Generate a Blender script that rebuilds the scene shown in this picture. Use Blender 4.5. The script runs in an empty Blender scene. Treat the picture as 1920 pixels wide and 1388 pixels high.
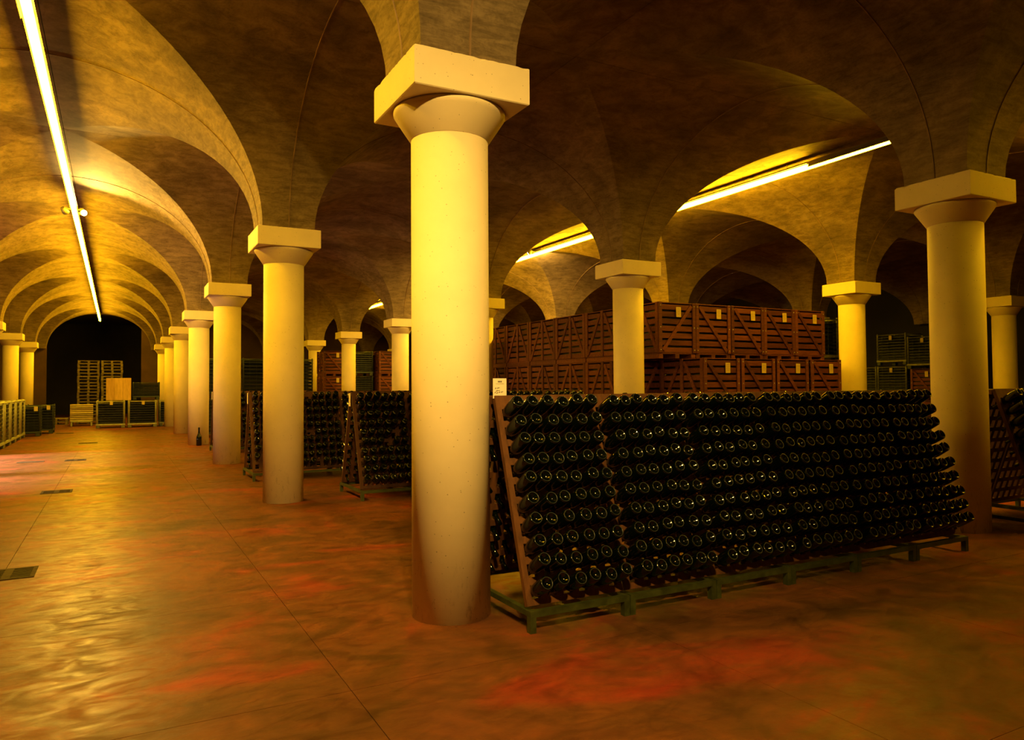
import bpy, math, random
from mathutils import Vector, Matrix

# ------------------------------------------------------------------ camera, world, exposure
scene = bpy.context.scene
COL = scene.collection
F, YAW, PITCH, ROLL, CX, CY, EYE = 1392.262, 28.632, 1.773, -0.407, 977.688, 681.916, 1.448
_a, _b, _c = math.radians(YAW), math.radians(PITCH), math.radians(ROLL)
fw = Vector((math.sin(_a) * math.cos(_b), math.cos(_a) * math.cos(_b), math.sin(_b)))
rt = Vector((math.cos(_a), -math.sin(_a), 0.0))
up = rt.cross(fw)
rt2 = rt * math.cos(_c) + up * math.sin(_c)
up2 = up * math.cos(_c) - rt * math.sin(_c)
cam_data = bpy.data.cameras.new('camera')
cam_data.sensor_fit = 'HORIZONTAL'
cam_data.sensor_width = 36.0
cam_data.lens = F / 1920 * 36.0
cam_data.shift_x = (960 - CX) / 1920
cam_data.shift_y = (CY - 694) / 1920
cam_data.clip_start = 0.05
cam_data.clip_end = 200
cam = bpy.data.objects.new('camera', cam_data)
m3 = Matrix((rt2, up2, -fw)).transposed()
cam.matrix_world = Matrix.Translation((0, 0, EYE)) @ m3.to_4x4()
COL.objects.link(cam)
scene.camera = cam

world = bpy.data.worlds.new('world')
scene.world = world
world.use_nodes = True
bgn = world.node_tree.nodes['Background']
bgn.inputs[0].default_value = (0.9, 0.6, 0.25, 1)
bgn.inputs[1].default_value = 0.0

scene.view_settings.view_transform = 'Standard'
scene.view_settings.look = 'None'
scene.view_settings.gamma = 1.0
scene.view_settings.use_curve_mapping = False
scene.view_settings.exposure = 0.0

YELLOW = (1.0, 0.53, 0.007)
SPOT_C = (1.0, 0.60, 0.12)
TUBE_S = 140.0


def area_light(name, loc, target, sx, sy, power, color):
    d = bpy.data.lights.new(name, 'AREA')
    d.shape = 'RECTANGLE'
    d.size, d.size_y = sx, sy
    d.energy = power
    d.color = color
    o = bpy.data.objects.new(name, d)
    o.location = loc
    o.rotation_euler = (Vector(target) - Vector(loc)).to_track_quat('-Z', 'Y').to_euler()
    COL.objects.link(o)
    return o


# daylight that comes in through the open doorway of the left-hand wall
day = area_light('daylight_door', (-9.15, 16.6, 3.1), (-4.3, 16.6, 0.0), 7.0, 0.6, 1900, (1.0, 0.86, 0.72))
day.data.spread = math.radians(30)

# grid of columns (metres): X across the aisles, Y along the aisle
GX = [-8.65, -3.316, 1.898, 7.414, 12.975, 18.377, 24.2]
GY = [-6.6, -1.05, 4.434, 9.889, 15.448, 21.096, 26.688, 31.964, 37.468, 42.888]
ZS, RISE, S0, HW, TH = 3.461, 1.815, 0.32, 0.385, 0.234
R_SHAFT = 0.25
rng = random.Random(7)

# ------------------------------------------------------------------ materials
MATS = {}


class NT:
    def __init__(self, name):
        self.m = bpy.data.materials.new(name)
        self.m.use_nodes = True
        self.t = self.m.node_tree
        self.b = self.t.nodes['Principled BSDF']
        self.out = self.t.nodes['Material Output']
        MATS[name] = self.m

    def n(self, typ, **kw):
        nd = self.t.nodes.new(typ)
        for k, v in kw.items():
            setattr(nd, k, v)
        return nd

    def link(self, a, b):
        self.t.links.new(a, b)

    def coord(self, scale=(1, 1, 1), space='obj'):
        mp = self.n('ShaderNodeMapping')
        mp.inputs['Scale'].default_value = scale
        if space == 'world':
            g = self.n('ShaderNodeNewGeometry')
            self.link(g.outputs['Position'], mp.inputs['Vector'])
        else:
            tc = self.n('ShaderNodeTexCoord')
            self.link(tc.outputs['Object'], mp.inputs['Vector'])
        return mp.outputs[0]

    def noise(self, vec, scale, detail=4, rough=0.55, dist=0.0):
        nz = self.n('ShaderNodeTexNoise')
        nz.inputs['Scale'].default_value = scale
        nz.inputs['Detail'].default_value = detail
        nz.inputs['Roughness'].default_value = rough
        nz.inputs['Distortion'].default_value = dist
        self.link(vec, nz.inputs['Vector'])
        return nz.outputs['Fac']

    def ramp(self, fac, stops):
        r = self.n('ShaderNodeValToRGB')
        el = r.color_ramp.elements
        while len(el) < len(stops):
            el.new(0.5)
        for e, (p, c) in zip(el, stops):
            e.position = p
            e.color = (c[0], c[1], c[2], 1) if len(c) == 3 else c
        self.link(fac, r.inputs[0])
        return r.outputs[0]

    def mix(self, fac, a, b, mode='MIX'):
        mx = self.n('ShaderNodeMix', data_type='RGBA', blend_type=mode)
        if isinstance(fac, float):
            mx.inputs[0].default_value = fac
        else:
            self.link(fac, mx.inputs[0])
        for s, v in ((mx.inputs[6], a), (mx.inputs[7], b)):
            if isinstance(v, tuple):
                s.default_value = (v[0], v[1], v[2], 1)
            else:
                self.link(v, s)
        return mx.outputs[2]

    def bump(self, h, strength, dist=0.01):
        bp = self.n('ShaderNodeBump')
        bp.inputs['Strength'].default_value = strength
        bp.inputs['Distance'].default_value = dist
        self.link(h, bp.inputs['Height'])
        self.link(bp.outputs[0], self.b.inputs['Normal'])

    def base(self, c, rough=0.6, metal=0.0, spec=0.5):
        if isinstance(c, tuple):
            self.b.inputs['Base Color'].default_value = (c[0], c[1], c[2], 1)
        else:
            self.link(c, self.b.inputs['Base Color'])
        if isinstance(rough, float):
            self.b.inputs['Roughness'].default_value = rough
        else:
            self.link(rough, self.b.inputs['Roughness'])
        self.b.inputs['Metallic'].default_value = metal
        self.b.inputs['Specular IOR Level'].default_value = spec


def make_materials():
    # vault concrete: mottled, with brushed form marks and dark stains
    k = NT('vault_concrete')
    v = k.coord((1, 1, 1), 'world')
    v2 = k.coord((0.8, 0.8, 4.0), 'world')
    big = k.noise(v, 0.9, 4, 0.62, 0.6)
    streak = k.noise(v2, 4.5, 5, 0.75, 0.5)
    fine = k.noise(v, 38, 3, 0.6)
    c = k.ramp(big, [(0.30, (0.125, 0.091, 0.052)), (0.52, (0.225, 0.164, 0.096)), (0.72, (0.30, 0.222, 0.130))])
    s = k.ramp(streak, [(0.34, (0.36, 0.34, 0.32)), (0.60, (1.05, 1.05, 1.05))])
    c = k.mix(0.75, c, s, 'MULTIPLY')
    f = k.ramp(fine, [(0.30, (0.70, 0.68, 0.65)), (0.55, (1, 1, 1))])
    c = k.mix(0.6, c, f, 'MULTIPLY')
    k.base(c, 0.8, 0, 0.2)
    k.bump(fine, 0.25, 0.01)

    # painted concrete of the columns: cream with small pits and a scuffed foot
    def column_mat(name, bright):
        k = NT(name)
        v = k.coord((1, 1, 1), 'world')
        vor = k.n('ShaderNodeTexVoronoi')
        vor.inputs['Scale'].default_value = 26
        k.link(v, vor.inputs['Vector'])
        jit = k.noise(v, 6.0, 3, 0.6)
        th = k.n('ShaderNodeMath', operation='MULTIPLY')
        k.link(jit, th.inputs[0])
        th.inputs[1].default_value = 0.17
        pit = k.n('ShaderNodeMath', operation='LESS_THAN')
        k.link(vor.outputs['Distance'], pit.inputs[0])
        k.link(th.outputs[0], pit.inputs[1])
        big = k.noise(v, 2.2, 5, 0.6)
        c = k.ramp(big, [(0.3, tuple(x * 0.88 for x in bright)), (0.7, bright)])
        # scuffs near the foot
        sep = k.n('ShaderNodeSeparateXYZ')
        k.link(v, sep.inputs[0])
        mr = k.n('ShaderNodeMapRange')
        k.link(sep.outputs[2], mr.inputs[0])
        mr.inputs[1].default_value = 0.55
        mr.inputs[2].default_value = 0.0
        mr.inputs[3].default_value = 0.0
        mr.inputs[4].default_value = 1.0
        sc = k.noise(k.coord((7, 7, 2.2), 'world'), 3.0, 6, 0.75)
        scr = k.ramp(sc, [(0.56, (0, 0, 0)), (0.70, (1, 1, 1))])
        mm = k.n('ShaderNodeMath', operation='MULTIPLY')
        k.link(mr.outputs[0], mm.inputs[0])
        k.link(scr, mm.inputs[1])
        c = k.mix(mm.outputs[0], c, (0.30, 0.22, 0.13))
        pm = k.n('ShaderNodeMath', operation='MULTIPLY')
        k.link(pit.outputs[0], pm.inputs[0])
        pm.inputs[1].default_value = 0.6
        c = k.mix(pm.outputs[0], c, (0.16, 0.12, 0.07))
        k.base(c, 0.65, 0, 0.25)
        k.bump(k.noise(v, 60, 2, 0.5), 0.06, 0.005)
    column_mat('column_paint', (0.80, 0.68, 0.46))
    column_mat('abacus_paint', (0.82, 0.70, 0.48))

    k = NT('seam_sealant')
    k.base(k.ramp(k.noise(k.coord((1, 1, 1), 'world'), 5, 3), [(0.3, (0.13, 0.08, 0.042)), (0.7, (0.27, 0.17, 0.09))]), 0.7)

    # red polished concrete floor
    k = NT('floor_concrete')
    v = k.coord((1, 1, 1), 'world')
    v2 = k.coord((0.75, 1.3, 1), 'world')
    n1 = k.noise(v2, 0.8, 6, 0.58, 1.2)
    n2 = k.noise(v, 1.7, 5, 0.55, 2.4)
    n3 = k.noise(v, 34, 3, 0.6)
    n4 = k.noise(v2, 4.5, 5, 0.6, 1.8)
    c1 = k.ramp(n1, [(0.30, (0.078, 0.034, 0.015)), (0.44, (0.125, 0.050, 0.021)), (0.55, (0.150, 0.052, 0.023)), (0.62, (0.20, 0.044, 0.023)), (0.74, (0.26, 0.034, 0.023))])
    c2 = k.ramp(n2, [(0.34, (0.68, 0.74, 0.62)), (0.50, (1, 1, 1)), (0.68, (1.35, 1.2, 1.0))])
    c = k.mix(0.9, c1, c2, 'MULTIPLY')
    c4 = k.ramp(n4, [(0.34, (0.66, 0.64, 0.62)), (0.52, (1, 1, 1)), (0.70, (1.18, 1.1, 1.0))])
    c = k.mix(0.55, c, c4, 'MULTIPLY')
    c3 = k.ramp(n3, [(0.3, (0.82, 0.8, 0.78)), (0.6, (1, 1, 1))])
    c = k.mix(0.5, c, c3, 'MULTIPLY')
    rr = k.ramp(n4, [(0.36, (0.32, 0.32, 0.32)), (0.66, (0.56, 0.56, 0.56))])
    k.base(c, rr, 0, 0.10)
    h = k.noise(v2, 15, 6, 0.68, 0.6)
    k.bump(h, 0.22, 0.010)

    k = NT('joint_dark')
    k.base((0.05, 0.03, 0.015), 0.9)
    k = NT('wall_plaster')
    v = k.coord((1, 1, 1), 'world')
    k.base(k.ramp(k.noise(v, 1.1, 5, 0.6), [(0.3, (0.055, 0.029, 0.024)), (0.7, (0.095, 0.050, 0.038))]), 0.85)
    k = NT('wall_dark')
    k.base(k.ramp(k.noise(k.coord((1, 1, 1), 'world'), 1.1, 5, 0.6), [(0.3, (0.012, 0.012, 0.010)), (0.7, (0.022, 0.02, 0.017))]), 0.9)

    # bottle glass: near black green, glossy
    k = NT('bottle_glass')
    k.base((0.0015, 0.003, 0.002), 0.09, 0, 0.5)
    k = NT('glint_glass')  # paler glass that paints the highlight on the bottle foot
    k.base((0.032, 0.040, 0.040), 0.35, 0, 0.5)
    k = NT('bottle_cap')
    k.base((0.35, 0.3, 0.18), 0.35, 0.9)

    # woods
    def wood(name, lo, hi, scale=(1.5, 14, 14), rough=0.7):
        k = NT(name)
        v = k.coord(scale)
        oi = k.n('ShaderNodeObjectInfo')
        add = k.n('ShaderNodeVectorMath', operation='ADD')
        k.link(v, add.inputs[0])
        mul = k.n('ShaderNodeVectorMath', operation='SCALE')
        mul.inputs[0].default_value = (13.1, 7.7, 5.3)
        k.link(oi.outputs['Random'], mul.inputs['Scale'])
        k.link(mul.outputs[0], add.inputs[1])
        g = k.noise(add.outputs[0], 2.0, 5, 0.65, 0.4)
        c = k.ramp(g, [(0.30, lo), (0.70, hi)])
        tint = k.ramp(oi.outputs['Random'], [(0.0, (0.62, 0.52, 0.56)), (1.0, (1.3, 1.25, 1.1))])
        c = k.mix(1.0, c, tint, 'MULTIPLY')
        k.base(c, rough, 0, 0.3)
        k.bump(g, 0.2, 0.004)
    wood('crate_wood', (0.075, 0.021, 0.012), (0.175, 0.052, 0.023))
    wood('crate_post_wood', (0.085, 0.027, 0.014), (0.17, 0.054, 0.025))
    wood('rack_wood', (0.055, 0.022, 0.008), (0.125, 0.050, 0.016), (12, 12, 1.6))
    wood('pallet_wood', (0.07, 0.065, 0.03), (0.27, 0.245, 0.13), (2, 8, 8))
    wood('pale_wood', (0.50, 0.46, 0.26), (0.72, 0.66, 0.42), (2, 8, 8))
    wood('panel_wood', (0.52, 0.36, 0.13), (0.70, 0.52, 0.23), (9, 9, 1.5))

    k = NT('green_metal')
    k.base(k.ramp(k.noise(k.coord((1, 1, 1), 'world'), 14, 4), [(0.35, (0.028, 0.036, 0.006)), (0.7, (0.062, 0.076, 0.016))]), 0.5, 0.1)
    k = NT('pale_metal')
    k.base(k.ramp(k.noise(k.coord((1, 1, 1), 'world'), 9, 4), [(0.35, (0.30, 0.32, 0.19)), (0.7, (0.46, 0.48, 0.32))]), 0.5, 0.2)
    k = NT('cage_metal')
    k.base(k.ramp(k.noise(k.coord((1, 1, 1), 'world'), 9, 4), [(0.35, (0.12, 0.13, 0.08)), (0.7, (0.24, 0.25, 0.16))]), 0.45, 0.4)
    k = NT('wire_metal')
    k.base((0.045, 0.06, 0.045), 0.45, 0.5)
    k = NT('contents_dark')
    k.base((0.003, 0.005, 0.004), 0.35, 0, 0.3)
    k = NT('paper_white')
    k.base((0.80, 0.70, 0.56), 0.9)
    k = NT('paper_yellow')
    k.base((0.62, 0.50, 0.18), 0.9)
    k = NT('ink')
    k.base((0.06, 0.045, 0.03), 0.9)
    k = NT('grate_frame_metal')
    k.base(k.ramp(k.noise(k.coord((1, 1, 1), 'world'), 20, 3), [(0.3, (0.04, 0.03, 0.014)), (0.7, (0.075, 0.058, 0.028))]), 0.8, 0.0, 0.1)
    k = NT('rail_metal')
    k.base((0.22, 0.20, 0.16), 0.5, 0.5)

    def emis(name, col, st):
        k = NT(name)
        k.b.inputs['Base Color'].default_value = (0.9, 0.9, 0.85, 1)
        k.b.inputs['Emission Color'].default_value = (col[0], col[1], col[2], 1)
        k.b.inputs['Emission Strength'].default_value = st
    emis('tube_yellow', YELLOW, TUBE_S)
    emis('spot_lens', (1.0, 0.72, 0.34), 60.0)


make_materials()


# ------------------------------------------------------------------ mesh helpers
class MB:
    def __init__(self):
        self.v, self.f, self.mi, self.sm = [], [], [], []

    def face(self, idx, smooth=False):
        self.f.append(idx)
        self.sm.append(smooth)

    def box(self, x0, y0, z0, x1, y1, z1):
        b = len(self.v)
        self.v += [(x0, y0, z0), (x1, y0, z0), (x1, y1, z0), (x0, y1, z0), (x0, y0, z1), (x1, y0, z1), (x1, y1, z1), (x0, y1, z1)]
        for q in ((0, 3, 2, 1), (4, 5, 6, 7), (0, 1, 5, 4), (1, 2, 6, 5), (2, 3, 7, 6), (3, 0, 4, 7)):
            self.face([b + i for i in q])
        return self

    def obox(self, o, ex, ey, ez):
        """box from centre o and three half-axis vectors"""
        o, ex, ey, ez = Vector(o), Vector(ex), Vector(ey), Vector(ez)
        b = len(self.v)
        for sz in (-1, 1):
            for sx, sy in ((-1, -1), (1, -1), (1, 1), (-1, 1)):
                self.v.append(tuple(o + ex * sx + ey * sy + ez * sz))
        for q in ((0, 3, 2, 1), (4, 5, 6, 7), (0, 1, 5, 4), (1, 2, 6, 5), (2, 3, 7, 6), (3, 0, 4, 7)):
            self.face([b + i for i in q])
        return self

    def bevbox(self, x0, y0, z0, x1, y1, z1, c=0.006):
        """box with chamfered vertical and horizontal edges"""
        b = len(self.v)
        for z, ins in ((z0, c), (z0 + c, 0), (z1 - c, 0), (z1, c)):
            self.v += [(x0 + ins + c * (ins == 0), y0 + ins, z), (x1 - ins - c * (ins == 0), y0 + ins, z),
                       (x1 - ins, y0 + ins + c * (ins == 0), z), (x1 - ins, y1 - ins - c * (ins == 0), z),
                       (x1 - ins - c * (ins == 0), y1 - ins, z), (x0 + ins + c * (ins == 0), y1 - ins, z),
                       (x0 + ins, y1 - ins - c * (ins == 0), z), (x0 + ins, y0 + ins + c * (ins == 0), z)]
        for r in range(3):
            for i in range(8):
                self.face([b + r * 8 + i, b + r * 8 + (i + 1) % 8, b + (r + 1) * 8 + (i + 1) % 8, b + (r + 1) * 8 + i])
        self.face([b + 7 - i for i in range(8)])
        self.face([b + 24 + i for i in range(8)])
        return self

    def lathe(self, prof, seg, M=None, cap0=True, cap1=True, smooth=True):
        """profile [(r, z)] about z; M optional matrix"""
        b = len(self.v)
        for r, z in prof:
            for i in range(seg):
                t = 2 * math.pi * i / seg
                p = Vector((r * math.cos(t), r * math.sin(t), z))
                if M is not None:
                    p = M @ p
                self.v.append(tuple(p))
        for k in range(len(prof) - 1):
            for i in range(seg):
                j = (i + 1) % seg
                self.face([b + k * seg + i, b + k * seg + j, b + (k + 1) * seg + j, b + (k + 1) * seg + i], smooth)
        if cap0:
            self.face([b + seg - 1 - i for i in range(seg)])
        if cap1:
            e = b + (len(prof) - 1) * seg
            self.face([e + i for i in range(seg)])
        return self

    def rod(self, p, q, r, seg=6):
        p, q = Vector(p), Vector(q)
        d = q - p
        M = Matrix.Translation(p) @ d.to_track_quat('Z', 'Y').to_matrix().to_4x4()
        return self.lathe([(r, 0), (r, d.length)], seg, M)

    def mesh(self, name, mat):
        me = bpy.data.meshes.new(name)
        me.from_pydata(self.v, [], self.f)
        me.polygons.foreach_set('use_smooth', self.sm)
        me.materials.append(MATS[mat])
        me.update()
        return me


def add(name, me, parent=None, loc=(0, 0, 0), rot=(0, 0, 0)):
    o = bpy.data.objects.new(name, me)
    COL.objects.link(o)
    o.location = loc
    o.rotation_euler = rot
    if parent is not None:
        o.parent = parent
    return o


def tag(o, label, cat, group=None, kind=None):
    o['label'] = label
    o['category'] = cat
    if group:
        o['group'] = group
    if kind:
        o['kind'] = kind
    return o


def thing(name, label, cat, loc=(0, 0, 0), rz=0.0, group=None):
    return tag(add(name, None, None, loc, (0, 0, rz)), label, cat, group)


def struct(o, label=None):
    o['kind'] = 'structure'
    if label:
        o['label'] = label
    return o


ORD = ['first', 'second', 'third', 'fourth', 'fifth', 'sixth', 'seventh', 'eighth', 'ninth', 'tenth', 'eleventh', 'twelfth', 'thirteenth', 'fourteenth']

# ------------------------------------------------------------------ floor with saw-cut joints
JX0, JY0, SL = 1.0, 3.55, 1.77
fx = [JX0 + SL * k for k in range(-3, 6)]        # -4.31 .. 9.85
fy = [JY0 + SL * k for k in range(-2, 11)]       # 0.01 .. 21.25
floor = add('floor', None)
struct(floor, 'red-brown polished concrete floor with thin saw-cut joints')
mb = MB()
mb.box(-9.6, -7.4, -0.16, 25.2, 52.0, -0.012)
add('floor_bed', mb.mesh('floor_bed', 'joint_dark'), floor)
mb = MB()
for a in ((-9.6, -7.4, 25.2, fy[0]), (-9.6, fy[-1], 25.2, 52.0), (-9.6, fy[0], fx[0], fy[-1]), (fx[-1], fy[0], 25.2, fy[-1])):
    mb.box(a[0], a[1], -0.011, a[2], a[3], 0.0)
add('floor_surround', mb.mesh('floor_surround', 'floor_concrete'), floor)
g = 0.0018
slab_me = MB().box(g, g, -0.011, SL - g, SL - g, 0.0).mesh('slab', 'floor_concrete')
for i in range(len(fx) - 1):
    for j in range(len(fy) - 1):
        add('slab', slab_me, floor, (fx[i], fy[j], 0))

# ------------------------------------------------------------------ vaulted ceiling
ceiling = add('ceiling', None)
struct(ceiling, 'groin-vaulted concrete ceiling springing from the columns')
NP = 20
PROF = []
for k in range(NP + 1):
    th = math.pi / 2 * k / NP
    PROF.append((1 - math.cos(th) ** 1.0, math.sin(th) ** 0.985 if k else 0.0))
EG, CG = 0.007, 0.004


def panel_mesh(hx, hy, sx, sy):
    mb = MB()

    def P(dx, dy, z):
        return (sx * dx, sy * dy, z)
    lev = [(S0 + (hx - CG - S0) * u, S0 + (hy - CG - S0) * u, ZS + RISE * zz) for u, zz in PROF]
    lev = [(S0, S0, ZS + 0.0005)] + lev[1:]
    flip = sx * sy < 0

    def strip(rows, smooth=True):
        b = len(mb.v)
        n = len(rows[0])
        for r in rows:
            mb.v.extend(r)
        for k in range(len(rows) - 1):
            for i in range(n - 1):
                q = [b + k * n + i, b + k * n + i + 1, b + (k + 1) * n + i + 1, b + (k + 1) * n + i]
                mb.face(q if flip else q[::-1], smooth)
    strip([[P(ax, EG, z), P(ax, (EG + ay) / 2, z), P(ax, ay, z)] for ax, ay, z in lev])
    strip([[P(ax, ay, z), P((EG + ax) / 2, ay, z), P(EG, ay, z)] for ax, ay, z in lev])
    # edge returns at the joints, so that the shell has thickness
    strip([[P(ax - 0.0, EG, z), P(max(ax - 0.05, 0.02), EG, z + 0.05)] for ax, ay, z in lev], False)
    strip([[P(EG, ay, z), P(EG, max(ay - 0.05, 0.02), z + 0.05)] for ax, ay, z in lev], False)
    ax, ay, z = lev[-1]
    strip([[P(ax, EG, z), P(ax, ay, z)], [P(ax, EG, z + 0.06), P(ax, ay, z + 0.06)]], False)
    strip([[P(EG, ay, z), P(ax, ay, z)], [P(EG, ay, z + 0.06), P(ax, ay, z + 0.06)]], False)
    return mb.mesh('vault_panel', 'vault_concrete')


for i in range(len(GX) - 1):
    for j in range(len(GY) - 1):
        hx, hy = (GX[i + 1] - GX[i]) / 2, (GY[j + 1] - GY[j]) / 2
        for cx, sx in ((GX[i], 1), (GX[i + 1], -1)):
            for cy, sy in ((GY[j], 1), (GY[j + 1], -1)):
                add('vault_panel', panel_mesh(hx, hy, sx, sy), ceiling, (cx, cy, 0))


def seam_mesh(h0):
    """bead of sealant along one half arch, running along +x from the column"""
    mb = MB()
    rows = []
    w, t = 0.009, 0.007
    pts = [(S0, ZS)] + [(S0 + (h0 - S0) * u, ZS + RISE * zz) for u, zz in PROF[1:]]
    for k, (s, z) in enumerate(pts):
        a, b_ = pts[max(k - 1, 0)], pts[min(k + 1, len(pts) - 1)]
        tx, tz = b_[0] - a[0], b_[1] - a[1]
        l = math.hypot(tx, tz)
        nx, nz = tz / l, -tx / l
        rows.append([(s - nx * 0.01, -w, z - nz * 0.01), (s + nx * t, -w * 0.6, z + nz * t), (s + nx * t, w * 0.6, z + nz * t), (s - nx * 0.01, w, z - nz * 0.01)])
    for r in rows:
        mb.v.extend(r)
    for k in range(len(rows) - 1):
        for i in range(3):
            mb.face([k * 4 + i, k * 4 + i + 1, (k + 1) * 4 + i + 1, (k + 1) * 4 + i])
    return mb.mesh('joint_bead', 'seam_sealant')


for i in range(1, len(GX) - 1):
    for j in range(1, len(GY)):
        for ang, nb in ((0, (i + 1, j)), (math.pi, (i - 1, j)), (math.pi / 2, (i, j + 1)), (-math.pi / 2, (i, j - 1))):
            if not (0 <= nb[0] < len(GX) and 0 <= nb[1] < len(GY)):
                continue
            span = abs(GX[nb[0]] - GX[i]) if nb[1] == j else abs(GY[nb[1]] - GY[j])
            add('joint_bead', seam_mesh(span / 2), ceiling, (GX[i], GY[j], 0), (0, 0, ang))

# ------------------------------------------------------------------ walls
XL, XR, YB, YF = -8.7, 24.25, 43.0, -6.7
mb = MB()
mb.box(XL - 0.3, YF, -0.01, XL, 12.8, 5.6).box(XL - 0.3, 20.4, -0.01, XL, YB, 5.6).box(XL - 0.3, 12.8, 3.5, XL, 20.4, 5.6)
struct(add('wall_left', mb.mesh('wall_left', 'wall_plaster')), 'plaster wall with an open doorway letting in daylight')
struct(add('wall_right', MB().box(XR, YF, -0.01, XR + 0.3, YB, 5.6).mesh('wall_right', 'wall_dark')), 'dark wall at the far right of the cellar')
struct(add('wall_front', MB().box(XL - 0.3, YF - 0.3, -0.01, XR + 0.3, YF, 5.6).mesh('wall_front', 'wall_plaster')), 'plaster wall behind the viewpoint')
mb = MB()
mb.box(XL - 0.3, YB, -0.01, -3.02, YB + 0.45, 5.6).box(1.14, YB, -0.01, XR + 0.3, YB + 0.45, 5.6).box(-3.02, YB, 5.25, 1.14, YB + 0.45, 5.6)
struct(add('wall_back', mb.mesh('wall_back', 'wall_plaster')), 'red-brown end wall with a wide dark opening')
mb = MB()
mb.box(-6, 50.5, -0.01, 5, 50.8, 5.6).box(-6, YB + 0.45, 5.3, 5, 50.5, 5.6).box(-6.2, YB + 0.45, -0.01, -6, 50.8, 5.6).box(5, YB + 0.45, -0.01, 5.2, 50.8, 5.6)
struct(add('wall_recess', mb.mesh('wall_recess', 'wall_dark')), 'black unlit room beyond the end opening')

# ------------------------------------------------------------------ columns
shaft_me = MB().lathe([(R_SHAFT, 0.0), (R_SHAFT, 3.035)], 72, None, True, True).mesh('shaft', 'column_paint')
cap_me = MB().lathe([(R_SHAFT, 3.035), (R_SHAFT + 0.004, 3.037), (0.352, 3.185), (0.362, 3.2), (0.364, 3.215), (0.358, 3.227)], 72, None, True, True).mesh('capital', 'column_paint')


def abacus_mesh(seed):
    r = random.Random(seed)
    mb = MB()
    z0, z1 = ZS - TH, ZS
    n = 30
    c = 0.006
    # outline walk with slightly chipped upper arris
    ring0, ring1, ring2, ring3 = [], [], [], []
    for side in range(4):
        for k in range(n):
            t = -HW + 2 * HW * k / n
            x, y = ((t, -HW), (HW, t), (-t, HW), (-HW, -t))[side]
            chip = r.random() ** 6 * 0.016
            inx, iny = (1 - c / HW), (1 - c / HW)
            ring0.append((x * inx, y * iny, z0))
            ring1.append((x, y, z0 + c))
            ring2.append((x, y, z1 - 0.004 - chip))
            ring3.append((x * (1 - 0.004 / HW - chip * 0.7 / HW), y * (1 - 0.004 / HW - chip * 0.7 / HW), z1))
    m = len(ring0)
    mb.v = ring0 + ring1 + ring2 + ring3
    for q in range(3):
        for i in range(m):
            mb.face([q * m + i, q * m + (i + 1) % m, (q + 1) * m + (i + 1) % m, (q + 1) * m + i])
    mb.face([m - 1 - i for i in range(m)])
    mb.face([3 * m + i for i in range(m)])
    return mb.mesh('abacus', 'abacus_paint')


ab_me = [abacus_mesh(s) for s in range(4)]
COLLAB = {
    (2, 2): 'large cream concrete column in the foreground at the near end of the bottle rack row',
    (3, 2): 'cream concrete column at the far right end of the near bottle rack row',
    (2, 3): 'cream column second along the aisle, standing just beyond the foreground column',
    (2, 4): 'cream column third along the aisle, with an A-frame rack end beside it',
    (2, 5): 'daylit pale column fourth along the aisle, with a dark bottle standing at its foot',
    (2, 6): 'yellow-lit column fifth along the aisle, past the one with the bottle',
    (2, 7): 'yellow-lit column sixth along the aisle beside the black-filled containers',
    (2, 8): 'yellow-lit column seventh along the aisle, mostly hidden behind the sixth',
    (3, 3): 'olive-yellow column standing against the left corner of the red wooden crates',
    (4, 3): 'deep yellow column at the right end of the stacked red crates',
    (5, 3): 'dim yellow column at the picture edge behind dark racks',
    (3, 4): 'yellow column almost hidden behind the foreground column, beyond the crates corner',
    (3, 5): 'pale daylit column seen behind the second bottle rack row, with a diagonal shadow',
    (3, 6): 'yellow-green column behind the second rack row, between crates and dark bottle stack',
    (3, 7): 'dim yellow column above the third rack row, partly hidden by a dark heap',
    (1, 7): 'amber column across the aisle at the picture edge, behind the pale containers',
    (1, 8): 'amber column across the aisle beside the red end wall',
}
for i in range(1, len(GX) - 1):
    for j in range(1, len(GY) - 1):
        if (i, j) in COLLAB:
            lab = COLLAB[(i, j)]
        else:
            rows = {1: 'the row across the aisle', 2: 'the aisle row', 3: 'the second row, by the crates', 4: 'the third row, behind the crates', 5: 'the fourth row, by the dark wall'}
            lab = 'cream column in %s, %s from the near wall' % (rows[i], ORD[j - 1])
        t = thing('column', lab, 'column', (GX[i], GY[j], 0), 0, 'cream concrete columns carrying the vault')
        t['kind'] = 'thing'
        add('shaft', shaft_me, t, (0, 0, 0), (0, 0, rng.uniform(0, 6)))
        add('capital', cap_me, t)
        add('abacus', ab_me[rng.randrange(4)], t)

# ------------------------------------------------------------------ tube lights
TXL, TZL, TXR, TZR = -0.735, 4.90, 10.1945, 5.11


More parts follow.
